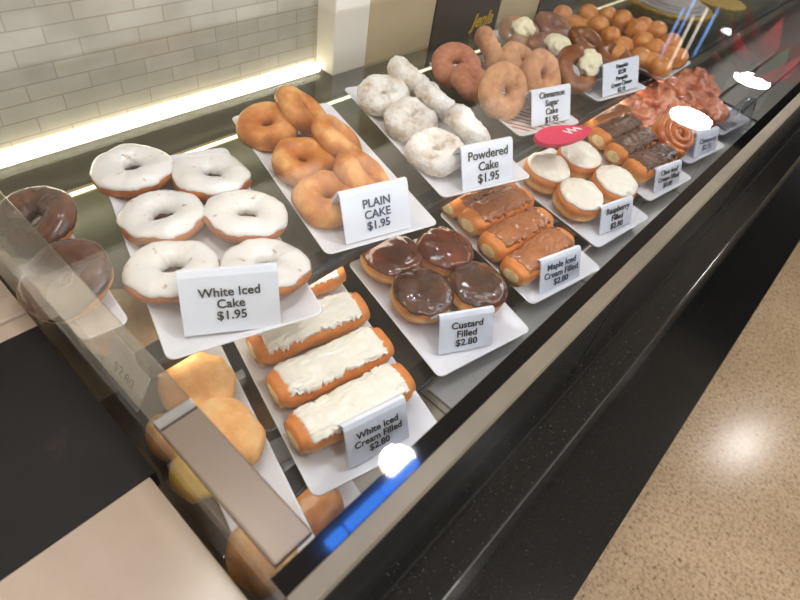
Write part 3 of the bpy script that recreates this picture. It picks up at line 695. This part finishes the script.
for i in range(28):
    a = i*2.4; red = i < 22
    el = (.1-.7*rnd.random()) if red else (-.2-.3*rnd.random())
    L = (.15+.07*rnd.random()) if red else .15+.05*rnd.random()
    hz = .19+.08*rnd.random() if red else .25+.04*rnd.random()
    o = link('bract' if red else 'leaf', leaf_me(L, .036, i), 'bract' if red else 'leaf', po, Matrix.Translation((.05*math.cos(a), .05*math.sin(a), hz)) @ Matrix.Rotation(a, 4, 'Z') @ Matrix.Rotation(-el, 4, 'Y'))
    md = o.modifiers.new('thick', 'SOLIDIFY'); md.thickness = .0012
link('stem', lathe([(.012, .1), (.01, .18), (.012, .27)], 10), 'leaf', po)
# ================================================================ LAMPS
def can(p, r, label, ring=True):
    o = empty('ceiling_downlight', Matrix.Translation((p.x, p.y, CZ)), label, 'ceiling light', 'round ceiling downlights')
    link('reflector', disc_me(r, .006), 'lamp_ring', o, Matrix.Translation((0, 0, -.0065)), False)
    link('bulb', disc_me(r*.62, .006), 'lamp_core', o, Matrix.Translation((0, 0, -.013)), False)
def pendant(p, r, h, label):
    o = empty('pendant_lamp', Matrix.Translation(p), label, 'pendant lamp', 'black cylinder pendant lamps')
    link('shade', lathe([(r, 0), (r, h), (r*.3, h+.01), (.004, h+.02), (.003, h+.02), (r*.94, h-.01), (r*.94, .0)], 40), 'black', o, None, False)
    link('diffuser', disc_me(r*.93, .006), 'lamp', o, Matrix.Translation((0, 0, .002)), False)
    link('cord', lathe([(.004, h+.02), (.004, CZ-p.z)], 8), 'black', o)
def area(p, size, power, col=(1, .98, .95), rot=(0, 0, 0), sy=None, spread=None):
    l = bpy.data.lights.new('light', 'AREA'); l.shape = 'DISK' if sy is None else 'RECTANGLE'; l.size = size
    if sy: l.size_y = sy
    l.energy = power; l.color = col
    if spread: l.spread = spread
    o = bpy.data.objects.new('area_light', l); o.location = p; o.rotation_euler = rot; COL.objects.link(o); return o
can(Vector((1.036, .271, 0)), .078, 'round ceiling downlight above the cream bars')
can(Vector((4.404, -1.292, 0)), .085, 'round ceiling downlight over the beige floor')
o = empty('ceiling_downlight', Matrix.Translation((8.331, 1.32, CZ-.02)), 'farthest round ceiling downlight over the dark ceiling', 'ceiling light', 'round ceiling downlights')
link('reflector', disc_me(.12, .006), 'lamp', o, Matrix.Translation((0, 0, -.0065)), False)
pendant(Vector((3.268, .319, 1.07)), .128, .22, 'black cylinder pendant lamp nearer the pastry trays')
pendant(Vector((4.204, .274, 1.07)), .128, .22, 'black cylinder pendant lamp beyond the poinsettia')
area((1.036, .271, CZ-.016), .15, 9)
area((4.404, -1.292, CZ-.016), .16, 12)
for x, y, pw in ((.28, .36, 5), (-.9, .5, 6), (.4, -.9, 6), (1.6, -.9, 7)):  # unseen fill downlights, added to brighten the case and its tags
    can(Vector((x, y, 0)), .078, {.28: 'added fill downlight over the near end of the case', -.9: 'added fill downlight over the stone counter', .4: 'added fill downlight in front of the near end', 1.6: 'added fill downlight in front of the middle of the case'}[x])
    area((x, y, CZ-.016), .15, pw)
area((3.268, .319, 1.065), .22, 8); area((4.204, .274, 1.065), .22, 8)
# added unseen uplights without fixtures, to brighten the ceiling and its reflection
area((1.5, 2.2, 1.2), 5.0, 60, (1, .97, .93), (math.radians(180), 0, 0), .5)
area((1.5, -3.6, 1.2), 5.0, 60, (1, .97, .93), (math.radians(180), 0, 0), .5)
# daylight from the shop window behind the camera
area((.8, -4.0, 1.0), 4.0, 130, (.76, .86, 1.0), (math.radians(82), 0, 0), 1.6)
# added blue glow boxes, standing in for a window's reflection in the border
for k, (x0, x1) in enumerate([(.60, .68), (.70, .885), (.90, 1.09)]):
    tb = box('reflection_glow_box', x0, x1, .196, .236, CZ-.03, CZ-.005, 'tube', None, .004)
    tag(tb, f'added blue glow box mirrored in the black border, {["short one", "middle one", "longest one"][k]}', 'glow box', 'added blue glow boxes over the case')
# hanging icicle lights
for k, (u, v) in enumerate([(671, 35), (680, 44), (686, 18), (694, 35), (705, 34)]):
    p = at(u, v, z=-.42); top = .9
    o = empty('hanging_light', Matrix.Translation((p.x, p.y, top)), 'thin hanging glass light rod mirrored behind the donut holes', 'hanging light', 'hanging light rods')
    link('rod', lathe([(.008, -.16), (.009, -.1), (.009, .12), (.004, .14)], 10), 'rod' if k % 2 else 'rod_blue', o)
    link('cord', lathe([(.002, .14), (.002, CZ-top)], 6), 'black', o)
# ================================================================ WORLD & VIEW
w = bpy.data.worlds.new('world'); S.world = w; w.use_nodes = True
bg = w.node_tree.nodes['Background']; bg.inputs['Color'].default_value = (1.0, .98, .95, 1); bg.inputs['Strength'].default_value = .7
S.view_settings.view_transform = 'Standard'; S.view_settings.look = 'None'; S.view_settings.gamma = 1; S.view_settings.use_curve_mapping = False
S.view_settings.exposure = 0.1
S.cycles.use_denoising = True
S.cycles.max_bounces = 12; S.cycles.transparent_max_bounces = 24; S.cycles.sample_clamp_indirect = 6; S.cycles.caustics_reflective = False; S.cycles.caustics_refractive = False
